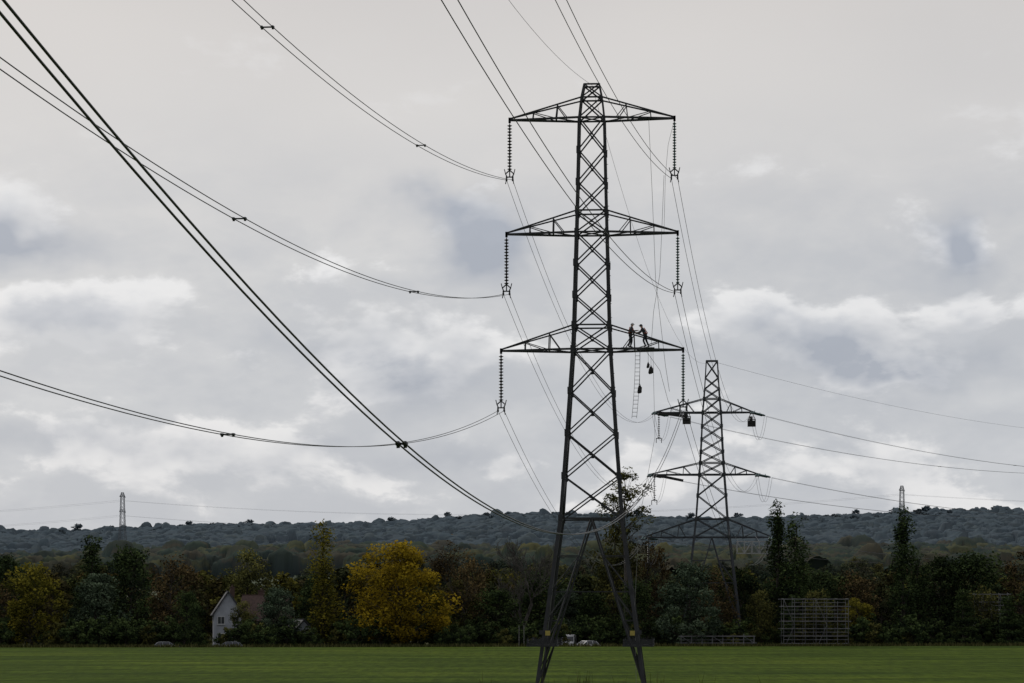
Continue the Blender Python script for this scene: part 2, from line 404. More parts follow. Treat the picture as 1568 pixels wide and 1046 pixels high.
def suspension_pylon(T,yaw,matover=None,ins=True):
    e=empty("electricity_pylon",T,yaw)
    me_=mesh_latt1
    if matover:
        me_=mesh_latt1.copy(); me_.materials[0]=matover
    o=bpy.data.objects.new("lattice_tower",me_); COL.objects.link(o); o.parent=e
    if ins:
        for i in range(3):
            for s in (-1,1):
                hang_insulator((s*A1[i],0,Z1[i]),s>0).obj("insulator_string",[M_porc,M_glass,M_steel],e)
    return e
P1=suspension_pylon(T1,YAW1)
P0=suspension_pylon(T0,math.radians(-6.8))
YAW2=math.radians(-4)
e2=empty("electricity_pylon",T2,YAW2); o=bpy.data.objects.new("lattice_tower",mesh_latt2); COL.objects.link(o); o.parent=e2
YAW3=math.radians(-35)
e3=empty("electricity_pylon",T3,YAW3); o=bpy.data.objects.new("lattice_tower",mesh_latt2); COL.objects.link(o); o.parent=e3
TL=(-213,1400,float(gz(-213,1400))-.5); TR=(198,1300,float(gz(198,1300))-.5)
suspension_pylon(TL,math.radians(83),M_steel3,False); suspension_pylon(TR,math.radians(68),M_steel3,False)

# ------------------------------------------------------------------ conductors
def para(A,Bp,sag,n=48):
    A=Vector(A);Bp=Vector(Bp); out=[]
    for i in range(n+1):
        t=i/n; p=A.lerp(Bp,t); p.z-=4*sag*t*(1-t); out.append(p)
    return out
def bundle(name,pts,r=.017,off=.225,spacers=(),mat=M_cond,extra=None,sp_thick=.07,parent=None):
    B=MB(); d=(pts[-1]-pts[0]); d.z=0; d.normalize(); pr=Vector((d.y,-d.x,0))
    for s in ((-1,1) if off>0 else (0,)):
        B.tube([p+pr*off*s for p in pts],r,6)
    for t in spacers:
        i=min(int(t*(len(pts)-1)),len(pts)-2); f=t*(len(pts)-1)-i; p=pts[i].lerp(pts[i+1],f); dd=(pts[i+1]-pts[i]).normalized()
        B.beam(p-pr*off,p+pr*off,sp_thick,0,.05)
        for s in (-1,1):
            B.beam(p+pr*off*s-dd*.14,p+pr*off*s+dd*.14,.09)
            B.beam(p+pr*off*s-dd*.02-Vector((0,0,.09)),p+pr*off*s+dd*.02+Vector((0,0,.03)),.08)
    if extra: extra(B)
    return B.obj(name,[mat,M_glass,M_steel2],smooth=True)
def att1(i,s): return W(T1,YAW1,(s*A1[i],0,Z1[i]-4.31))
def att0(i,s): return W(T0,math.radians(-6.8),(s*A1[i],0,Z1[i]-4.31))
def t_at(Y): return (184.2-Y)/204.2
SPL=[[t_at(143),t_at(103)],[t_at(142),t_at(99)],[t_at(140),t_at(98.7)]]
for i in range(3):
    bundle("overhead_conductor",para(att1(i,-1),att0(i,-1),7.54,70),r=.019,spacers=SPL[i])
    if i<2:
        bundle("overhead_conductor",para(att1(i,1),att0(i,1),7.54*(.87,.77)[i],70),r=.019,spacers=[.72])
a=att1(2,1); a0=att0(2,1); pts=[]
for i in range(90):
    Y=184.2-.4-i/89*204
    t=(184.2-Y)/204.2
    X=a.x+(a0.x-a.x)*t
    z=CAMZ+6.4-.0644*(Y-36)+.00129*(Y-36)*(Y-95)
    pts.append(Vector((X,Y,z)))
pts[0]=a
bundle("overhead_conductor",pts,r=.021,off=.085,spacers=[t_at(60.5)])
top1=Vector((5.75,184.2,43.4)); top0=Vector((T0[0],T0[1],43.4)); top2=W(T2,YAW2,(0,0,43.2)); top3=W(T3,YAW3,(0,0,43.2))
bundle("earth_wire",para(top1,top0,7.54),r=.012,off=0); bundle("earth_wire",para(top1,top2,6.5),r=.012,off=0)
bundle("earth_wire",para(top2,top3,4.5),r=.017,off=0)
def strings(pA,pB,sep=.3):
    def f(B):
        d=(pB-pA).normalized(); d2=Vector((d.y,-d.x,0)).normalized()
        for s in (-1,1): B.string(pA+d2*s*.18,pA+d*3.8+d2*s*.18,.16,18,1)
        B.beam(pA+d*3.85-d2*.35,pA+d*3.85+d2*.35,.14,2)
        B.beam(pA+d*3.85-d2*.35+Vector((0,0,.0)),pA+d*3.6-d2*.45+Vector((0,0,.45)),.06,2)
    return f
for i in range(3):
    for s in (-1,1):
        A=att1(i,s); ln=(A2L if s<0 else A2R)[i]; tp=W(T2,YAW2,(s*ln,-.5,Z2[i])); 
        pts=para(A,tp,7.3)
        bundle("overhead_conductor",pts[:-1],r=.017,extra=strings(tp,pts[-3]))
        ta=W(T2,YAW2,(s*ln,.5,Z2[i])); tb=W(T3,YAW3,(s*ln,-.5,Z2[i])); pts=para(ta,tb,5.0,60)
        bundle("overhead_conductor",pts[1:],r=.02,off=.18,spacers=[.4,.6],extra=strings(ta,pts[2]))
        p0=para(A,tp,7.3)[-2]; p1=pts[1]; J=[]
        for k in range(15):
            t=k/14; q=p0.lerp(p1,t); q.z-=4.0*4*t*(1-t)*(.95); J.append(q)
        bundle("jumper_loop",J,r=.02,off=.2)
        if s<0:
            B=MB(); q=W(T2,YAW2,(s*(ln-.6),0,Z2[i])); B.string(q,q-Vector((0,0,3.9)),.2,14); B.beam(q-Vector((.4,0,3.9)),q-Vector((-.4,0,3.9)),.12); B.beam(q-Vector((.4,0,3.9)),q-Vector((.4,0,4.6)),.1);B.beam(q-Vector((-.4,0,3.9)),q-Vector((-.4,0,4.6)),.1)
            B.obj("insulator_string",[M_porc])
for i in range(3):
    for s in (-1,1):
        A=W(TL,math.radians(83),(s*A1[i],0,Z1[i]-2)); Bq=W(TR,math.radians(68),(s*A1[i],0,Z1[i]-2))
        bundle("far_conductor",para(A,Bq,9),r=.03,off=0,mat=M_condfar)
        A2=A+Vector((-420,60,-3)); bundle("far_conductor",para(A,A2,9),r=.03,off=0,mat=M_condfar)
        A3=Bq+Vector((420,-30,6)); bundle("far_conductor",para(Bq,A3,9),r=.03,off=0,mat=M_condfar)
def basket(c):
    B=MB(); x,y,z=c
    for sx in (-1,1):
        for sy in (-1,1):
            B.beam((x+sx*.55,y+sy*.4,z),(x+sx*.55,y+sy*.4,z+1.1),.08)
            B.beam((x+sx*.55,y+sy*.4,z+1.1),(x,y,z+2.3),.04)
    B.box((x,y,z+.05),(1.2,.9,.1))
    for zz in (.5,1.1):
        for sy in (-1,1): B.beam((x-.55,y+sy*.4,z+zz),(x+.55,y+sy*.4,z+zz),.07)
        for sx in (-1,1): B.beam((x+sx*.55,y-.4,z+zz),(x+sx*.55,y+.4,z+zz),.07)
    B.box((x,y-.42,z+.5),(1.1,.03,.8)); B.box((x,y+.42,z+.5),(1.1,.03,.8)); B.box((x-.1,y,z+1.0),(.5,.4,1.1))
    return B.obj("work_cradle",[M_black])
basket((26.2,384,33.0)); basket((36.6,391,33.1))
B=MB(); B.beam((22.3,387,34.9),(26.2,386,34.3),.45); B.beam((21.7,387,25.5),(25.8,386,24.6),.4); B.obj("sleeved_insulator",[M_black])
B=MB()
for y in (388.6,389.9):
    for z in (13.7,15.5): B.beam((34.2,y,z),(41.0,y,z),.12)
    for j in range(7):
        x=34.2+j*1.133; B.beam((x,y,13.7),(x,y,15.5),.08)
        if j<6: B.beam((x,y,13.7 if j%2 else 15.5),(x+1.133,y,15.5 if j%2 else 13.7),.07)
for j in range(7):
    for z in (13.7,15.5): B.beam((34.2+j*1.133,388.6,z),(34.2+j*1.133,389.9,z),.08)
B.beam((33,389,15.5),(33,389,17.4),.06);
for x in (34.4,37.6,40.8): B.beam((x,389.2,15.5),(x-.5,389.9,16.3),.05)
B.obj("suspended_work_platform",[M_ladder])

def L1(p): return W(T1,YAW1,p)
B=MB(); n=17
for s in (-.17,.17):
    B.tube([L1((3.3+s-.25*(k/10)**2,-.75,24.25-k*.49)) for k in range(11)],.016,5)
for k in range(n):
    t=(k+.5)/n*10; x=3.3-.25*(t/10)**2; B.beam(L1((x-.17,-.75,24.25-t*.49)),L1((x+.17,-.75,24.25-t*.49)),.03)
B.obj("rope_ladder",[M_alu])
def bag(c,r,h):
    B=MB(); x,y,z=c
    B.tube([(x,y,z+h*.75),(x,y,z+h*.5),(x+.02,y,z+h*.45),(x,y,z+h*.1),(x-.02,y,z-h*.35),(x,y,z-h*.5),(x,y,z-h*.52)],[r*.15,r*.6,r*.95,r,r*1.08,r*.8,r*.2],10)
    B.beam((x-r*.7,y,z+h*.4),(x,y,z+h),.04); B.beam((x+r*.7,y,z+h*.4),(x,y,z+h),.04)
    B.beam((x,y,z+h),(x,y,24.2),.02)
    return B.obj("tool_bag",[M_black],smooth=True)
q=L1((3.45,-.9,21.35)); bag(q,.15,.45); q=L1((4.25,-.5,22.75)); bag(q,.17,.4); q=L1((4.05,-.6,23.1)); bag(q,.1,.28)
B=MB()
B.tube([(9.8,183.6,40.9),(10.06,183.6,35.4),(10.3,183.6,29.3),(11,183.6,23.2),(11.3,183.7,21.3)],.014,4)
B.tube([(10.9,183.6,36.8),(10.75,183.6,33),(10.6,183.6,29.7),(10.15,183.6,27),(9.96,183.6,24.3)],.014,4)
B.tube([(11.68,183.8,40.9),(11.2,183.6,39),(11.0,183.6,36.8),(10.9,183.6,32.7)],.012,4)
B.tube([(9.6,183.5,24.2),(10.6,183.5,22.8),(11.2,183.6,20.6),(11.6,183.7,19.8),(11.9,183.8,20.1)],.014,4)
B.tube([(10.1,183.5,24.2),(10.25,183.5,18),(9.1,183.5,12),(8.8,183.4,6),(8.9,183.3,0)],.012,4)
B.obj("hand_line_rope",[M_rope])

# ------------------------------------------------------------------ people
def person(name,T,yawp,J,helmet,jacket):
    names=list(J['pts'].keys()); vs=[J['pts'][k][0] for k in names]; rs=[J['pts'][k][1] for k in names]
    ix={k:i for i,k in enumerate(names)}
    ed=[(ix[a],ix[b]) for a,b in J['edges']]
    for s in ('l','r'):
        w=Vector(J['pts']['wr'+s][0]); el=Vector(J['pts']['el'+s][0]); d=(w-el).normalized()
        pi=ix['pa'+s]; palm=Vector(vs[pi]); side=d.cross(Vector((0,0,1))).normalized(); curl=d.cross(side).normalized()
        for fi,(o_,ln) in enumerate(((-.03,.07),(-.01,.08),(.01,.075),(.03,.06))):
            b0=palm+d*.02+side*o_; b1=b0+d*ln*.5; b2=b1+d*ln*.25+curl*ln*.45
            k=len(vs); vs+= [tuple(b0),tuple(b1),tuple(b2)]; rs+= [.011,.009,.008]; ed+= [(pi,k),(k,k+1),(k+1,k+2)]
        k=len(vs); b0=palm-d*.02+side*.04; vs+= [tuple(b0),tuple(b0+side*.025+d*.03)]; rs+= [.012,.009]; ed+= [(pi,k),(k,k+1)]
    me=bpy.data.meshes.new("tmp"); me.from_pydata([tuple(v) for v in vs],ed,[])
    o=bpy.data.objects.new("tmp",me); COL.objects.link(o)
    md=o.modifiers.new("s",'SKIN'); md.use_smooth_shade=True
    for i,sv in enumerate(me.skin_vertices[0].data):
        sv.radius=(rs[i],rs[i]); sv.use_root=(i==0)
    sb=o.modifiers.new("b",'SUBSURF'); sb.levels=1; sb.render_levels=1
    dg=bpy.context.evaluated_depsgraph_get(); dg.update()
    nm=bpy.data.meshes.new_from_object(o.evaluated_get(dg)); nm.name="body"
    bpy.data.objects.remove(o)
    nm.materials.clear()
    for mt in (M_navy,jacket,M_skin,M_boot): nm.materials.append(mt)
    hd=Vector(J['pts']['head'][0]); pz=J['pts']['pelvis'][0][2]
    for p in nm.polygons:
        c=p.center; mi=1 if c.z>pz+.02 else 0
        if (c-hd).length<.16: mi=2
        for s in 'lr':
            if (c-Vector(J['pts']['pa'+s][0])).length<.13: mi=2
            if (c-Vector(J['pts']['an'+s][0])).length<.12 or (c-Vector(J['pts']['to'+s][0])).length<.12: mi=3
        p.material_index=mi
    root=empty(name,T,yawp)
    bo=bpy.data.objects.new("body",nm); COL.objects.link(bo); bo.parent=root
    B=MB(); h=hd
    B.tube([h+Vector((.085,0,.02)),h+Vector((.115,0,-.01)),h+Vector((.09,0,-.03))],[.01,.016,.012],6,1)
    for s in (-1,1):
        B.box(h+Vector((.083,s*.032,.028)),(.012,.022,.012),2); B.box(h+Vector((0,s*.088,.0)),(.035,.02,.055),1)
    B.box(h+Vector((.088,0,-.052)),(.01,.045,.01),2)
    prof=[(-.01,.135),(.0,.132),(.005,.118),(.05,.112),(.09,.085),(.115,.045),(.12,.005)]
    B.tube([h+Vector((0,0,.03+a)) for a,_ in prof],[r for _,r in prof],14,0)
    B.box(h+Vector((.13,0,.035)),(.08,.14,.014),0)
    B.tube([h+Vector((-.06,0,-.04)),h+Vector((-.05,0,.03))],[.07,.085],10,2)
    B.obj("helmet_and_face",[helmet,M_skin,M_hair],root,smooth=False)
    B=MB(); c=Vector(J['pts']['pelvis'][0]); ch=Vector(J['pts']['chest'][0])
    def ring(c,rx,ry,z,mi=0):
        pts=[c+Vector((rx*math.cos(t),ry*math.sin(t),z)) for t in np.linspace(0,2*math.pi,17)]
        for i in range(16): B.beam(pts[i],pts[i+1],.045,mi)
    ring(c,.15,.17,.1)
    for s in (-1,1):
        B.beam(c+Vector((.15,s*.08,.1)),ch+Vector((.14,s*.1,.0)),.045); B.beam(ch+Vector((.14,s*.1,0)),ch+Vector((0,s*.12,.15)),.045)
        B.beam(c+Vector((-.15,s*.08,.1)),ch+Vector((-.1,s*.1,.12)),.045)
    B.box(c+Vector((-.05,.2,-.05)),(.14,.08,.22),1); B.box(c+Vector((-.05,-.2,-.06)),(.16,.09,.2),1)
    B.obj("harness",[M_org,M_black],root)
    return root
E=[('pelvis','spine'),('spine','chest'),('chest','neck'),('neck','head'),('head','htop')]
for s in 'lr': E+= [('chest','sh'+s),('sh'+s,'el'+s),('el'+s,'wr'+s),('wr'+s,'pa'+s),('pelvis','hi'+s),('hi'+s,'kn'+s),('kn'+s,'an'+s),('an'+s,'to'+s)]
J1={'edges':E,'pts':{'pelvis':((0,0,.96),.16),'spine':((.02,0,1.14),.155),'chest':((.06,0,1.36),.18),'neck':((.10,0,1.5),.075),'head':((.14,0,1.62),.095),'htop':((.15,0,1.7),.075),
 'shl':((.07,.19,1.41),.085),'ell':((.25,.25,1.2),.06),'wrl':((.48,.2,1.24),.04),'pal':((.56,.19,1.25),.036),
 'shr':((.07,-.19,1.41),.085),'elr':((.12,-.27,1.13),.06),'wrr':((.36,-.24,1.05),.04),'par':((.44,-.23,1.06),.036),
 'hil':((0,.1,.9),.115),'knl':((.1,.14,.5),.08),'anl':((0,.15,.08),.06),'tol':((.17,.17,.04),.045),
 'hir':((0,-.1,.9),.115),'knr':((-.02,-.13,.5),.08),'anr':((-.14,-.14,.08),.06),'tor':((.03,-.15,.04),.045)}}
J2={'edges':E,'pts':{'pelvis':((-.05,0,.92),.16),'spine':((.04,0,1.08),.155),'chest':((.14,0,1.28),.18),'neck':((.20,0,1.42),.075),'head':((.27,0,1.52),.095),'htop':((.29,0,1.6),.075),
 'shl':((.15,.19,1.32),.085),'ell':((.28,.24,1.06),.06),'wrl':((.48,.16,.98),.04),'pal':((.56,.14,.98),.036),
 'shr':((.15,-.19,1.32),.085),'elr':((.36,-.22,1.14),.06),'wrr':((.58,-.14,1.06),.04),'par':((.66,-.12,1.05),.036),
 'hil':((-.05,.1,.86),.115),'knl':((.1,.14,.48),.08),'anl':((-.08,.15,.08),.06),'tol':((.09,.17,.04),.045),
 'hir':((-.05,-.1,.86),.115),'knr':((-.12,-.13,.48),.08),'anr':((-.32,-.14,.08),.06),'tor':((-.15,-.15,.04),.045)}}
B=MB(); B.box((0,0,0),(2.4,.6,.05)); pk=B.obj("work_plank",[M_alu],P1,(3.3,-.55,24.40))
q=L1((2.78,-.6,24.43)); person("line_worker",q,YAW1,J1,M_white,M_jack)
q=L1((3.8,-.6,24.43)); person("line_worker",q,YAW1+math.pi,J2,M_navy,M_jack)

# ------------------------------------------------------------------ trees
def leaf_quads(pts,size,flat=.4):
    n=len(pts); a=rng.normal(size=(n,3)); a[:,2]*=flat; a/=np.linalg.norm(a,axis=1)[:,None]
    b=rng.normal(size=(n,3)); b-= (a*b).sum(1)[:,None]*a; b/=np.linalg.norm(b,axis=1)[:,None]
    s=size*rng.uniform(.55,1.35,n)[:,None]; r=rng.uniform(.45,.8,n)[:,None]
    return np.stack([pts-a*s*.5,pts+b*s*r*.5,pts+a*s*.5,pts-b*s*r*.5],1)
def tree_mesh(name,H,Wd,kind,leafmat,nclump=70,per=90,leaf=.42,clr=.13,gap=0,bark=M_bark,base=.12):
    B=MB(); R=Wd/2
    def env(h):
        if kind=='round': return (max(0,1-(2*(h**.85)-1)**2))**.5
        if kind=='poplar': return (max(0,1-(2*(h**.8)-1)**2))**.45*(1-.25*h)
        if kind=='conifer': return (1-h)**.8*.95+.04
        return 1
    cs=[];tries=0
    lob=[(rng.uniform(0,2*math.pi),rng.uniform(.15,.95),rng.uniform(.5,1.2)) for _ in range(10)]
    while len(cs)<nclump and tries<nclump*30:
        tries+=1
        h=rng.uniform(0,1); th=rng.uniform(0,2*math.pi); rr=rng.uniform(0,1)**.45
        k=1.0
        for (lt,lh,la) in lob:
            dd=((math.cos(th)-math.cos(lt))**2+(math.sin(th)-math.sin(lt))**2)+((h-lh)*3)**2
            k*=1+(la-1)*math.exp(-dd*1.6)
        e_=env(h)*k
        if rng.uniform()>env(h)+.15: continue
        x=math.cos(th)*rr*e_*R*.88; y=math.sin(th)*rr*e_*R*.88
        z=H*(base+(1-base)*(.03+.93*h))
        cs.append((x,y,z,rr))
    th_=H*(.9 if kind!='round' or base>.4 else .72)
    nb=7; tr=[Vector((.02*H*math.sin(k*.9)*k/nb*.5,.02*H*math.cos(k*1.3)*k/nb*.5,th_*k/nb)) for k in range(nb+1)]
    r0=.022*H if kind!='poplar' and base<.4 else .014*H
    B.tube(tr,[r0*(1-.85*k/nb)*(1.25 if k==0 else 1) for k in range(nb+1)],7,0)
    for (x,y,z,rr) in cs[::max(1,len(cs)//45)]:
        zt=min(th_*.95,max(H*.12,z-.35*math.hypot(x,y)-.08*H)); k=zt/th_*nb; i=min(int(k),nb-1); p=tr[i].lerp(tr[i+1],k-i)
        q=Vector((x,y,z)); mid=p.lerp(q,.5)+Vector((0,0,-.04*(q-p).length))
        rb=max(.05,r0*(1-.85*zt/th_)*.55)
        B.tube([p,mid,q],[rb,rb*.6,rb*.2],5,0)
    allp=[];tn=[]
    for (x,y,z,rr) in cs:
        r=Wd*clr*rng.uniform(.6,1.35) if kind=='round' else max(.5,Wd*clr*1.5*rng.uniform(.6,1.2))
        n=int(per*rng.uniform(.5,1.3)*(1-gap*rng.uniform()))
        d=rng.normal(size=(n,3)); d/=np.linalg.norm(d,axis=1)[:,None]; rad=r*rng.uniform(.25,1.15,n)**.6
        zs_=1.6 if kind=='poplar' else (.45 if kind=='conifer' else .75)
        p=d*rad[:,None]*np.array([1,1,zs_])+np.array([x,y,z]); allp.append(p)
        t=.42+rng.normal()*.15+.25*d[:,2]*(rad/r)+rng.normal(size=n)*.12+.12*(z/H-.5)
        tn.append(t)
    pts=np.concatenate(allp); tn=np.clip(np.concatenate(tn),0,1)
    keep=pts[:,2]>.2; pts=pts[keep]; tn=tn[keep]
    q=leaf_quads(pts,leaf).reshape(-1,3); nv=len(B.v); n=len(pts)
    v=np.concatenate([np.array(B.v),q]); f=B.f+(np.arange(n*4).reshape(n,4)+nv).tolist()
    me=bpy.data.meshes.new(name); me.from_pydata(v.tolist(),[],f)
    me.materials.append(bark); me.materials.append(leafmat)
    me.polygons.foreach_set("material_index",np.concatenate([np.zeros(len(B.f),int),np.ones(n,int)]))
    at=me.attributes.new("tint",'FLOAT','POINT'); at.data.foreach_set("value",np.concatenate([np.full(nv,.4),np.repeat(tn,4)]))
    me.update(); return me
def bare_mesh(name,H,Wd,twigs_leaf=None,seed=1,spread=.6,dens=1.0,lmat=None,first=.3,leafsz=.3,ztip=0):
    rd=random.Random(seed); B=MB(); tips=[]
    def grow(p,d,ln,r,lvl):
        n=4; pts=[p]; rr=[r]; q=p.copy(); dd=d.copy()
        for k in range(n):
            dd=(dd+Vector((rd.gauss(0,.13),rd.gauss(0,.13),rd.gauss(.05,.08)))).normalized()
            q=q+dd*ln/n; pts.append(q.copy()); rr.append(r*(1-.55*(k+1)/n))
        B.tube(pts,rr,6 if lvl<2 else 4,0)
        if lvl>=3: tips.append(pts[2])
        if lvl>=5: tips.append(q.copy()); return
        nb=rd.choice((2,3,3)) + (1 if lvl in (1,2,3) else 0)
        for k in range(nb):
            t=rd.uniform(.4,1) if k else 1; i=min(int(t*n),n); s=pts[i]
            ax=Vector((rd.gauss(0,1),rd.gauss(0,1),rd.gauss(0,.35))).normalized()
            nd=(dd+ax*spread*rd.uniform(.6,1.3)).normalized()
            grow(s,nd,ln*rd.uniform(.62,.82),max(.028,rr[i]*rd.uniform(.55,.75)),lvl+1)
    grow(Vector((0,0,0)),Vector((0,0,1)),H*first,H*.02,0)
    vz=np.percentile(np.array(B.v)[:,2],99.5); vx=np.percentile(np.abs(np.array(B.v)[:,:2]).max(1),95)
    sz=H/vz; sx=Wd/2/vx
    B.v=[(v[0]*sx,v[1]*sx,v[2]*sz) for v in B.v]; tips=[Vector((t.x*sx,t.y*sx,t.z*sz)) for t in tips]
    nv=len(B.v); nf=len(B.f); v=np.array(B.v); f=B.f; n=0; tn=np.zeros(0)
    if twigs_leaf:
        P_=[]
        for t in tips:
            if rd.random()<dens and t.z>ztip:
                k=rng.integers(4,int(twigs_leaf)+5); P_.append(np.array(t)+rng.normal(size=(k,3))*[.42,.42,.36])
        pts=np.concatenate(P_); n=len(pts); q=leaf_quads(pts,leafsz).reshape(-1,3)
        v=np.concatenate([v,q]); f=f+(np.arange(n*4).reshape(n,4)+nv).tolist(); tn=np.clip(rng.normal(.5,.2,n),0,1)
    me=bpy.data.meshes.new(name); me.from_pydata(v.tolist(),[],f); me.materials.append(M_barkg); me.materials.append(lmat or F_brown)
    me.polygons.foreach_set("material_index",np.concatenate([np.zeros(nf,int),np.ones(n,int)]))
    at=me.attributes.new("tint",'FLOAT','POINT'); at.data.foreach_set("value",np.concatenate([np.full(nv,.4),np.repeat(tn,4)]))
    me.update(); return me
lib={
 'dark':[tree_mesh("t_dark%d"%i,13,11,'round',F_dark,80,90) for i in range(3)],
 'olive':[tree_mesh("t_olive%d"%i,13,11,'round',F_olive,70,85) for i in range(2)],
 'grey':[tree_mesh("t_grey%d"%i,12,10.5,'round',F_grey,95,110,.34,.11,0,M_bark,.03) for i in range(2)],
 'brown':[tree_mesh("t_brown%d"%i,13,11,'round',F_brown,65,75,.4,.12,.4) for i in range(2)],
 'yelgr':[tree_mesh("t_yelgr%d"%i,12,10,'round',F_yelgr,80,90,.4,.12,.2,M_bark,.05) for i in range(2)],
 'poplar':[tree_mesh("t_pop%d"%i,20,4,'poplar',F_dark,90,80,.34,.15,.1,M_bark,.04) for i in range(2)],
 'ypoplar':[tree_mesh("t_ypop",18,6,'poplar',F_yelgr,75,75,.36,.12,.3,M_bark,.06)],
 'conifer':[tree_mesh("t_con",17,8,'conifer',F_dark,110,80,.4,.12,0,M_bark,.05)],
}
dims={'dark':(13,11),'olive':(13,11),'grey':(12,10.5),'brown':(13,11),'yelgr':(12,10),'poplar':(20,4),'ypoplar':(18,6),'conifer':(17,8)}
nm={'dark':'broadleaf_tree','olive':'oak_tree','grey':'willow_tree','brown':'beech_tree','yelgr':'field_maple_tree','poplar':'poplar_tree','ypoplar':'poplar_tree','conifer':'pine_tree'}
cnt=0
def put(kind,X,H,Wd,Y):
    global cnt; cnt+=1
    me=lib[kind][cnt%len(lib[kind])]; o=bpy.data.objects.new(nm[kind],me); COL.objects.link(o)
    z=float(gz(X,Y)); h,w=dims[kind]; o.location=(X,Y,z-.1); o.scale=(Wd/w,Wd/w,(H-z)/h); o.rotation_euler=(0,0,random.uniform(0,6.28)); return o
for t in [('dark',-79,13.6,11,400),('yelgr',-68.7,12,10.8,366),('conifer',-67.4,17.6,9,410),('grey',-60.2,10.8,10.5,370),('dark',-61.8,15.5,11,415),
 ('brown',-52.6,13.8,11.5,395),('olive',-43.5,14.8,10.5,420),('dark',-47.3,8.0,5,372),('grey',-34.1,8.8,8,374),('dark',-31,10,8,400),('ypoplar',-27.7,18.2,6.6,374),
 ('brown',-5.9,14.2,8.5,395),('dark',4.7,11.2,11,400),('dark',-2.4,8.4,9,385),('olive',15.7,18.0,10,395),('brown',21.0,16.8,8,398),('grey',25.7,12.5,11.5,370),
 ('dark',36,11.7,9,405),('poplar',39.6,21.8,4.4,382),('poplar',42.2,19.4,5.2,380),('dark',49.9,11.6,11.8,420),('brown',56.4,11.6,10.7,420),('poplar',58.0,20.8,5.0,380),('poplar',60.9,14,3.8,384),
 ('dark',68.6,13.6,12.5,410),('dark',74.5,14.4,13.6,410),('brown',82,14.4,11.5,412),('conifer',65.9,8.6,5.5,374),('conifer',72.5,7.6,5.5,374),('grey',8.5,8.5,8,385),
 ('olive',-8,9.5,9,385),('dark',12,8,8,380),('brown',31.5,9.5,7,385),('dark',46,9.5,8,395),('dark',79,9.5,9,382),('brown',-75,9,8,380),('olive',45,8,7,378),('dark',18.5,9.5,8,378),('yelgr',52,7,6,384),
 ('dark',-84,14,12,395),('dark',87,14,12,400),('brown',33,12,8,420),('olive',-39.6,6.4,5.5,379),('dark',-36.3,8.4,5,388),('dark',-46.8,6.3,4.0,378),('yelgr',-78,9,6,372),('yelgr',-11,8.0,5,374),('olive',70,9,7,380),('olive',36.5,8,6,374)]:
    put(*t)
ym=tree_mesh("t_yellow",15.6,18.5,'round',F_yellow,170,120,.42,.085,.35,M_bark,.07)
o=bpy.data.objects.new("maple_tree",ym); COL.objects.link(o); o.location=(-16.3,371,float(gz(-16,371)));
o=bpy.data.objects.new("bare_ash_tree",bare_mesh("t_bare1",16.2,13,None,3,.75)); COL.objects.link(o); o.location=(1.6,384,-.6)
o=bpy.data.objects.new("bare_ash_tree",bare_mesh("t_bare2",15.2,9,5,11,.6,.8)); COL.objects.link(o); o.location=(-6.5,383,-.6)
o=bpy.data.objects.new("tall_ash_tree",tree_mesh("t_tall",27.4,10.5,'round',F_olive,44,105,.36,.105,.5,M_barkg,.60)); COL.objects.link(o); o.location=(17.2,388,-.6)

def scatter(name,pts,sizes,crown):
    n=len(pts); V=[];Fc=[]
    a=rng.uniform(0,6.28,n)
    base=np.array([[-.5,-.5],[.5,-.5],[.5,.5],[-.5,.5]])
    for i in range(n):
        c,s=math.cos(a[i]),math.sin(a[i])
        for bx,by in base: V.append((pts[i][0]+(bx*c-by*s)*sizes[i],pts[i][1]+(bx*s+by*c)*sizes[i],pts[i][2]))
        Fc.append((4*i,4*i+1,4*i+2,4*i+3))
    me=bpy.data.meshes.new(name); me.from_pydata(V,[],Fc); o=bpy.data.objects.new(name,me); COL.objects.link(o)
    ch=bpy.data.objects.new("tree_crown",crown); COL.objects.link(ch); ch.parent=o
    o.instance_type='FACES'; o.use_instance_faces_scale=True; o.instance_faces_scale=1.0
    o.show_instancer_for_render=False; o.show_instancer_for_viewport=False
    return o
def unit_tree(name,kind,mat,nc,per,leaf,clr=.13):
    me=tree_mesh(name,13,10.5,kind,mat,nc,per,leaf,clr,.1,M_bark,.03)
    me.transform(Matrix.Scale(1/13,4)); return me
mids=[unit_tree("wm%d"%i,'round',F_wood,42,42,.8) for i in range(3)]+[unit_tree("wc",'conifer',F_wood,36,36,.75)]
fars=[unit_tree("wf%d"%i,'round',F_wood,18,18,2.1,.17) for i in range(2)]
for vi,me_ in enumerate(mids):
    n=400 if vi<3 else 100
    Y=430+rng.uniform(0,1,n)**1.2*590; X=rng.uniform(-.25,.25,n)*Y
    k=~inopen(X,Y); X=X[k];Y=Y[k]
    H=rng.uniform(7.0,12.5,len(X))
    scatter("woodland",np.stack([X,Y,gz(X,Y)-.5],1),H,me_)
for vi,me_ in enumerate(fars):
    n=300
    Y=rng.uniform(2860,3120,n); X=rng.uniform(-.26,.26,n)*Y
    H=rng.uniform(8,14,n)*(1+.45*(rng.uniform(size=n)>.9))
    scatter("ridge_woodland",np.stack([X,Y,gz(X,Y)-.8],1),H,me_)
hm=unit_tree("hedge_bush",'round',F_dark,30,50,.95,.15); hm2=unit_tree("hedge_bush2",'round',F_olive,30,50,.9,.15)
for me_,n,mx in ((hm,260,5.2),(hm2,110,3.8)):
    X=rng.uniform(-95,95,n); e_=rng.uniform(8,24,n); Y=360+.1*X+e_
    H=rng.uniform(2.2,mx,n)*np.where(np.abs(X+43.5)<3,.6,1)
    scatter("hedgerow",np.stack([X,Y,gz(X,Y)-.2],1),H*1.15,me_)

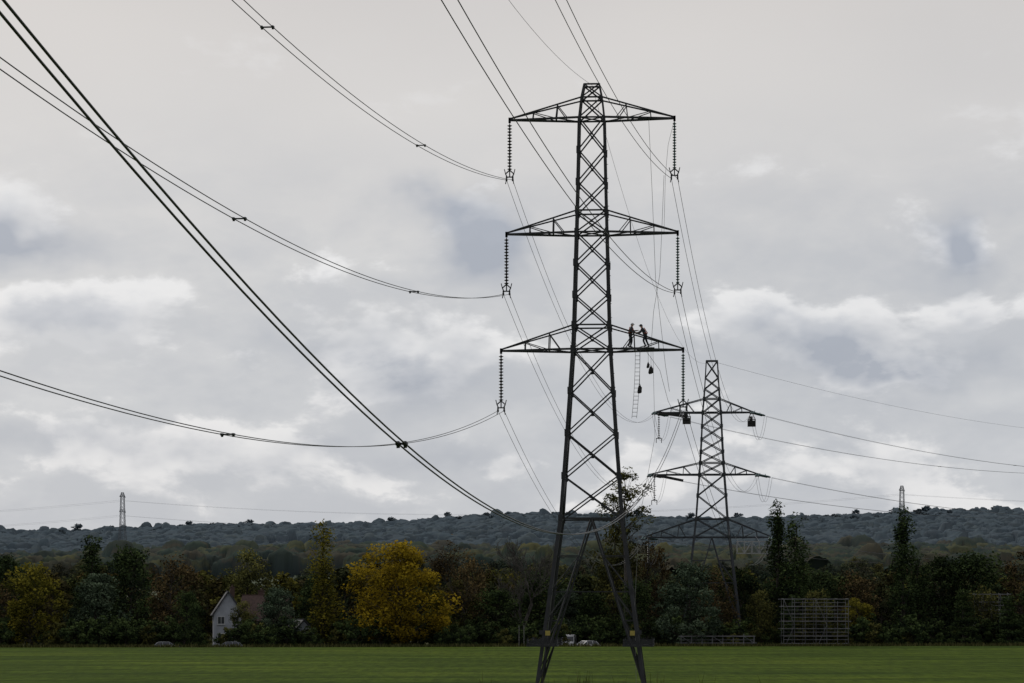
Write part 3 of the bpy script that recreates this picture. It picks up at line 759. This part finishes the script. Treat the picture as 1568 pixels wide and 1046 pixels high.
def grass_obj(name,pts,h,mat,wd=.05):
    n=len(pts); a=rng.uniform(0,6.28,n); hh=h*rng.uniform(.4,1.2,n); lean=rng.normal(size=(n,2))*.2*hh[:,None]
    dx=np.stack([np.cos(a),np.sin(a),0*a],1)*wd
    top=pts+np.concatenate([lean,hh[:,None]],1)
    v=np.stack([pts-dx,pts+dx,top+dx*.2,top-dx*.2],1).reshape(-1,3)
    me=bpy.data.meshes.new(name); me.from_pydata(v.tolist(),[],np.arange(4*n).reshape(n,4).tolist()); me.materials.append(mat)
    at=me.attributes.new("tint",'FLOAT','POINT'); at.data.foreach_set("value",np.repeat(np.clip(rng.normal(.5,.2,n),0,1),4))
    o=bpy.data.objects.new(name,me); COL.objects.link(o); return o
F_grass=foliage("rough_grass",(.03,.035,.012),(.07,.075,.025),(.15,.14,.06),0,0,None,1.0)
X=rng.uniform(-95,95,16000); Y=360+.1*X+rng.normal(0.8,.9,16000).clip(-.6,5); grass_obj("rough_grass",np.stack([X,Y,gz(X,Y)],1),.5,F_grass,.07)
pp=[]
for (cx,cy_,n) in ((5.2,181,26),(4.6,183,14),(7.5,178,10),(13.3,180,10),(17.4,176,14),(-2,186,6),(10.5,181,16),(2.5,181,12)):
    pp.append(np.stack([cx+rng.normal(size=n)*.35,cy_+rng.normal(size=n)*.35,np.zeros(n)],1))
pp=np.concatenate(pp); grass_obj("weeds",pp,1.15,F_grass,.025)

# ------------------------------------------------------------------ house
def house(name,X,Y,Wd,D,eave,peak,yaw,roofmat,wallmat,chim=True):
    z0=float(gz(X,Y)); e=empty(name,(X,Y,z0),yaw)
    B=MB(); hw=Wd/2; hd=D/2
    B.v+= [(-hw,-hd,0),(hw,-hd,0),(hw,-hd,eave),(0,-hd,peak),(-hw,-hd,eave),(-hw,hd,0),(hw,hd,0),(hw,hd,eave),(0,hd,peak),(-hw,hd,eave)]
    B.f+= [(0,1,2,3,4),(9,8,7,6,5),(1,6,7,2),(5,0,4,9)]; B.m+= [0]*4
    B.obj("walls",[wallmat],e)
    B=MB(); o_=.35
    for s in (-1,1):
        n=Vector((s*(peak-eave),0,hw)).normalized(); sl=Vector((s*hw,0,eave-peak)).normalized()
        a=Vector((0,-hd-o_,peak))+n*.03; b_=Vector((s*hw,-hd-o_,eave))+sl*o_+n*.03
        c=b_+Vector((0,D+2*o_,0)); d=a+Vector((0,D+2*o_,0)); t=n*.2
        i=len(B.v); B.v+= [tuple(q) for q in (a,b_,c,d,a+t,b_+t,c+t,d+t)]
        for fc in ((0,1,2,3),(7,6,5,4),(0,4,5,1),(1,5,6,2),(2,6,7,3)): B.f.append(tuple(i+k for k in fc)); B.m.append(0)
    B.beam((0,-hd-o_,peak+.2),(0,hd+o_,peak+.2),.24)
    B.obj("roof",[roofmat],e)
    B=MB()
    for wx in (-hw*.5,hw*.5):
        for wz in (1.5,4.1):
            if wz+.6<eave+.2:
                B.box((wx,-hd-.02,wz),(1.15,.08,1.25),1); B.box((wx,-hd-.07,wz),(.95,.05,1.05),0); B.box((wx,-hd-.1,wz),(.05,.04,1.05),1); B.box((wx,-hd-.09,wz-.68),(1.3,.2,.08),1)
    B.box((0,-hd-.03,1.05),(.95,.1,2.1),2); B.obj("windows_and_door",[M_win,M_white,M_navy],e)
    if chim:
        B=MB(); B.box((hw*.35,hd*.3,peak+.1),(.7,.9,1.5)); B.box((hw*.35,hd*.3,peak+.9),(.85,1.05,.14)); B.tube([(hw*.35,hd*.3,peak+.95),(hw*.35,hd*.3,peak+1.3)],[.14,.11],8)
        B.obj("chimney",[M_tile],e)
house("white_house",-44.0,396,4.4,8,5.0,8.3,math.radians(8),M_slate,M_render)
house("brick_house",-38.6,402,6.2,7,4.0,7.7,math.radians(80),M_tile,plain("brick_wall",(.12,.075,.06),.9,0,.3,5))
house("white_cottage",-31.5,379,3.2,5,2.4,4.2,math.radians(20),M_slate,M_render,False)

# ------------------------------------------------------------------ vehicles
def car(name,X,Y,yaw,paint,van=False):
    z0=float(gz(X,Y)); e=empty(name,(X,Y,z0),yaw)
    def prism(B,prof,w0,w1,zlo,zhi,mi):
        n=len(prof); i=len(B.v)
        for s in (-1,1):
            for (x,z) in prof:
                t=min(1,max(0,(z-zlo)/(zhi-zlo))); B.v.append((x,s*(w0+(w1-w0)*t)/2,z))
        B.f.append(tuple(i+k for k in range(n))); B.m.append(mi); B.f.append(tuple(i+n+k for k in reversed(range(n)))); B.m.append(mi)
        for k in range(n):
            B.f.append((i+k,i+n+k,i+n+(k+1)%n,i+(k+1)%n)); B.m.append(mi)
    B=MB()
    if not van:
        prism(B,[(-2.05,.35),(-2.1,.6),(-2.05,.88),(-1.9,.95),(.95,.95),(1.85,.8),(2.08,.62),(2.08,.35),(1.75,.25),(-1.75,.25)],1.74,1.66,.25,.95,0)
        prism(B,[(-1.85,.955),(-1.45,1.38),(-.9,1.46),(.15,1.44),(.95,.955)],1.6,1.2,.95,1.46,1)
        prism(B,[(-1.5,1.40),(-.92,1.485),(.15,1.465),(.2,1.43),(-.9,1.44)],1.24,1.2,1.4,1.5,0)
        for x in (-.75,.2):
            for s in (-1,1): B.beam((x,s*.82,.95),(x-.02,s*.62,1.45),.06,0)
        B.beam((.98,.78,.95),(.18,.6,1.45),.06,0); B.beam((.98,-.78,.95),(.18,-.6,1.45),.06,0); B.beam((-1.88,.78,.95),(-1.45,.62,1.4),.08,0); B.beam((-1.88,-.78,.95),(-1.45,-.62,1.4),.08,0)
        wz=(-1.28,1.3)
    else:
        prism(B,[(-2.5,.4),(-2.5,2.15),(-2.4,2.25),(1.0,2.25),(1.3,2.15),(1.85,1.3),(2.5,1.05),(2.6,.8),(2.6,.4)],1.95,1.75,.4,2.25,0)
        B.quad((1.34,-.78,2.08),(1.86,-.85,1.33),(1.86,.85,1.33),(1.34,.78,2.08),1)
        for s in (-1,1): B.box((1.0,s*.93,1.6),(.9,.06,.6),1)
        wz=(-1.6,1.75)
    B.box((2.07 if not van else 2.6,.6,.68),(.06,.35,.16),3); B.box((2.07 if not van else 2.6,-.6,.68),(.06,.35,.16),3)
    B.box((-2.1 if not van else -2.5,.68,.78),(.06,.2,.2),4); B.box((-2.1 if not van else -2.5,-.68,.78),(.06,.2,.2),4)
    B.obj("bodywork",[paint,M_win,M_rubber,M_white,M_red],e)
    B=MB()
    for x in wz:
        for s in (-1,1):
            B.tube([(x,s*.68,.32),(x,s*.88,.32)],.32,18,0); B.tube([(x,s*.88,.32),(x,s*.9,.32)],.2,12,1)
    B.obj("wheels",[M_rubber,M_grey],e)
car("parked_car",10.5,366.5,math.radians(215),M_white); car("parked_van",8.4,376,math.radians(262),M_white,True)
car("parked_car",-48.6,361.5,math.radians(10),M_grey); car("parked_car",-40.2,362.5,math.radians(175),M_grey)

# ------------------------------------------------------------------ scaffold
def scaffold(name,X,Y,Wd,Hh,nb,nl,D=1.6,yaw=0):
    z0=float(gz(X,Y)); B=MB()
    for i in range(nb+1):
        x=-Wd/2+Wd*i/nb
        for y in (0,D): B.tube([(x,y,0),(x,y,Hh+random.uniform(-.3,.4))],.035,6)
    for l in range(1,nl+1):
        z=Hh*l/nl
        for y in (0,D):
            x0=random.uniform(0,.5); x1=random.uniform(0,.5)
            B.tube([(-Wd/2-x0,y,z),(Wd/2+x1,y,z)],.05,5)
            if random.random()<.7: B.tube([(-Wd/2+(random.randrange(3)*Wd/nb),y,z-.5),(Wd/2,y,z-.5)],.035,5)
        for i in range(nb+1):
            x=-Wd/2+Wd*i/nb; B.tube([(x,-.2,z+.05),(x,D+.2,z+.05)],.04,5)
        if l%2==0: B.box((0,D/2,z+.1),(Wd,D*.8,.06),1)
    for i in range(nb):
        x=-Wd/2+Wd*i/nb
        if i%3==0: B.tube([(x,-.05,0.2),(x+Wd/nb,-.05,Hh*.5)],.035,5); B.tube([(x+Wd/nb,-.05,Hh*.5),(x,-.05,Hh)],.035,5)
    o=B.obj(name,[M_alu,M_barkg]); o.location=(X,Y,z0); o.rotation_euler=(0,0,yaw); return o
scaffold("scaffold",44.0,370.5,9.4,7.5,6,7,2.4,math.radians(2))
scaffold("scaffold",71.2,380,5,8.2,4,7,2,math.radians(-5))
scaffold("temporary_barrier",29.5,367,10.5,1.9,7,2,.6,math.radians(2))
B=MB()
for x in (1.0,1.7): B.tube([(x,364,-.8),(x,364,3.0)],.035,6)
B.obj("marker_post",[M_post])

# ------------------------------------------------------------------ world
SUN_EL=math.radians(38); SUN_AZ=math.radians(-28)
w=bpy.data.worlds.new("World"); scene.world=w; w.use_nodes=True; nt=w.node_tree; nt.nodes.clear()
try: w.cycles.sampling_method='NONE'
except Exception as ex: print(ex)
out=nt.nodes.new("ShaderNodeOutputWorld"); bg=nt.nodes.new("ShaderNodeBackground"); nt.links.new(bg.outputs[0],out.inputs[0]); bg.inputs[1].default_value=.1
sky=nt.nodes.new("ShaderNodeTexSky"); sky.sky_type='NISHITA'; sky.sun_disc=False; sky.sun_elevation=SUN_EL; sky.sun_rotation=SUN_AZ; sky.dust_density=3
tc=nt.nodes.new("ShaderNodeTexCoord"); sp=nt.nodes.new("ShaderNodeSeparateXYZ"); D=tc.outputs["Generated"]; nt.links.new(D,sp.inputs[0])
def M(op,a,b=None,c=None): return MM(op,a,b,c,nt)
def cl(x):
    n=nt.nodes.new("ShaderNodeClamp"); nt.links.new(x,n.inputs[0]); return n.outputs[0]
def sm(x,a,b,lo=0,hi=1):
    n=nt.nodes.new("ShaderNodeMapRange"); n.interpolation_type='SMOOTHSTEP'; n.inputs[1].default_value=a; n.inputs[2].default_value=b; n.inputs[3].default_value=lo; n.inputs[4].default_value=hi
    nt.links.new(x,n.inputs[0]); return n.outputs[0]
def off(vec,d):
    n=nt.nodes.new("ShaderNodeVectorMath"); n.operation='ADD'; nt.links.new(vec,n.inputs[0]); n.inputs[1].default_value=d; return n.outputs[0]
wn=noise(nt,D,30,3,.6); ws=nt.nodes.new("ShaderNodeSeparateColor"); nt.links.new(wn.outputs["Color"],ws.inputs[0])
U=M('ADD',sp.outputs["X"],M('MULTIPLY',M('SUBTRACT',ws.outputs[0],.5),.045))
Vv=M('ADD',sp.outputs["Z"],M('MULTIPLY',M('SUBTRACT',ws.outputs[1],.5),.03))
def blobs(lst):
    tot=None
    for (u,v,ru,rv,am) in lst:
        a=M('DIVIDE',M('SUBTRACT',U,u),ru); b_=M('DIVIDE',M('SUBTRACT',Vv,v),rv)
        d=M('MULTIPLY_ADD',a,a,M('MULTIPLY',b_,b_))
        g_=M('MULTIPLY',M('EXPONENT',M('MULTIPLY',d,-1)),am)
        tot=g_ if tot is None else M('ADD',tot,g_)
    return tot
dk=blobs([(-.031,.156,.012,.009,1.0),(-.013,.142,.015,.013,1.15),(-.188,.137,.038,.007,.9),(.171,.136,.012,.012,1.05),(.15,.090,.042,.010,1.1),(-.083,.097,.03,.006,.5),(-.04,.085,.034,.010,.65),(-.042,.055,.06,.006,.55),(-.165,.062,.05,.006,.5)])
body=blobs([(.135,.101,.055,.019,1.0),(-.05,.098,.045,.019,.9),(-.175,.108,.042,.015,.85),(-.13,.068,.07,.016,.45),(.11,.055,.11,.012,.35),(-.02,.158,.024,.017,.5),(.172,.141,.018,.016,.4),(-.185,.147,.035,.014,.45),(.035,.1,.02,.012,.3)])
st=(1,1,2.0)
q1=noise(nt,D,17,6,.58,.15,st); q2=noise(nt,off(D,(0,0,.010)),17,4,.58,.15,st)
low=sm(sp.outputs["Z"],.20,.12); lowb=sm(sp.outputs["Z"],.085,.05)
df=M('SUBTRACT',q1.outputs[0],q2.outputs[0])
cfield=M('ADD',M('MULTIPLY_ADD',M('SUBTRACT',q1.outputs[0],.5),2.6,body),M('MULTIPLY',lowb,.18))
rim=M('MULTIPLY',sm(cfield,.26,.54),M('ADD',.2,M('MULTIPLY',low,.8)))
core=M('MULTIPLY',sm(cfield,.58,1.2),low)
lit=cl(M('MULTIPLY_ADD',df,4.0,.5))
vein=M('MULTIPLY',cl(M('MULTIPLY',M('SUBTRACT',q1.outputs[0],.5),2.0)),.12)
Wm=cl(M('ADD',M('MULTIPLY',rim,M('MULTIPLY_ADD',lit,.8,.35)),vein))
Dm=cl(M('ADD',M('MULTIPLY',core,.6),M('ADD',M('MULTIPLY',dk,M('MULTIPLY_ADD',sm(q1.outputs[0],.38,.6),.6,.45)),M('MULTIPLY',M('SUBTRACT',1,lit),M('MULTIPLY',low,.34)))))
q3=noise(nt,D,4,2,.5,0,(1,1,1.8))
basec=ramp(nt,sp.outputs["Z"],[(0,(.56,.585,.62)),(.06,(.59,.61,.64)),(.13,(.61,.615,.625)),(.24,(.625,.60,.58)),(.6,(.61,.595,.59)),(1,(.59,.59,.61))])
basec=mixc(nt,1.0,basec,ramp(nt,q3.outputs[0],[(.3,(.92,.925,.94)),(.7,(1.07,1.06,1.05))]),'MULTIPLY')
c=mixc(nt,M('MULTIPLY',Wm,.9),basec,(.80,.80,.81)); c=mixc(nt,M('MULTIPLY',Dm,.9),c,(.34,.375,.445))
vs=nt.nodes.new("ShaderNodeVectorMath"); vs.operation='SCALE'; nt.links.new(c,vs.inputs[0]); 
back=sm(sp.outputs["Y"],.55,-.4,10.2,7.4); nt.links.new(back,vs.inputs["Scale"])
c=mixc(nt,.06,vs.outputs[0],sky.outputs[0])
nt.links.new(c,bg.inputs[0])
sd=bpy.data.lights.new("sun",'SUN'); sd.energy=1.0; sd.angle=math.radians(14); sd.color=(1,.95,.88)
so=bpy.data.objects.new("sun",sd); COL.objects.link(so)
dirv=Vector((math.sin(SUN_AZ)*math.cos(SUN_EL),math.cos(SUN_AZ)*math.cos(SUN_EL),math.sin(SUN_EL)))
so.rotation_euler=dirv.to_track_quat('Z','Y').to_euler(); so.location=(0,0,120)
print("done")
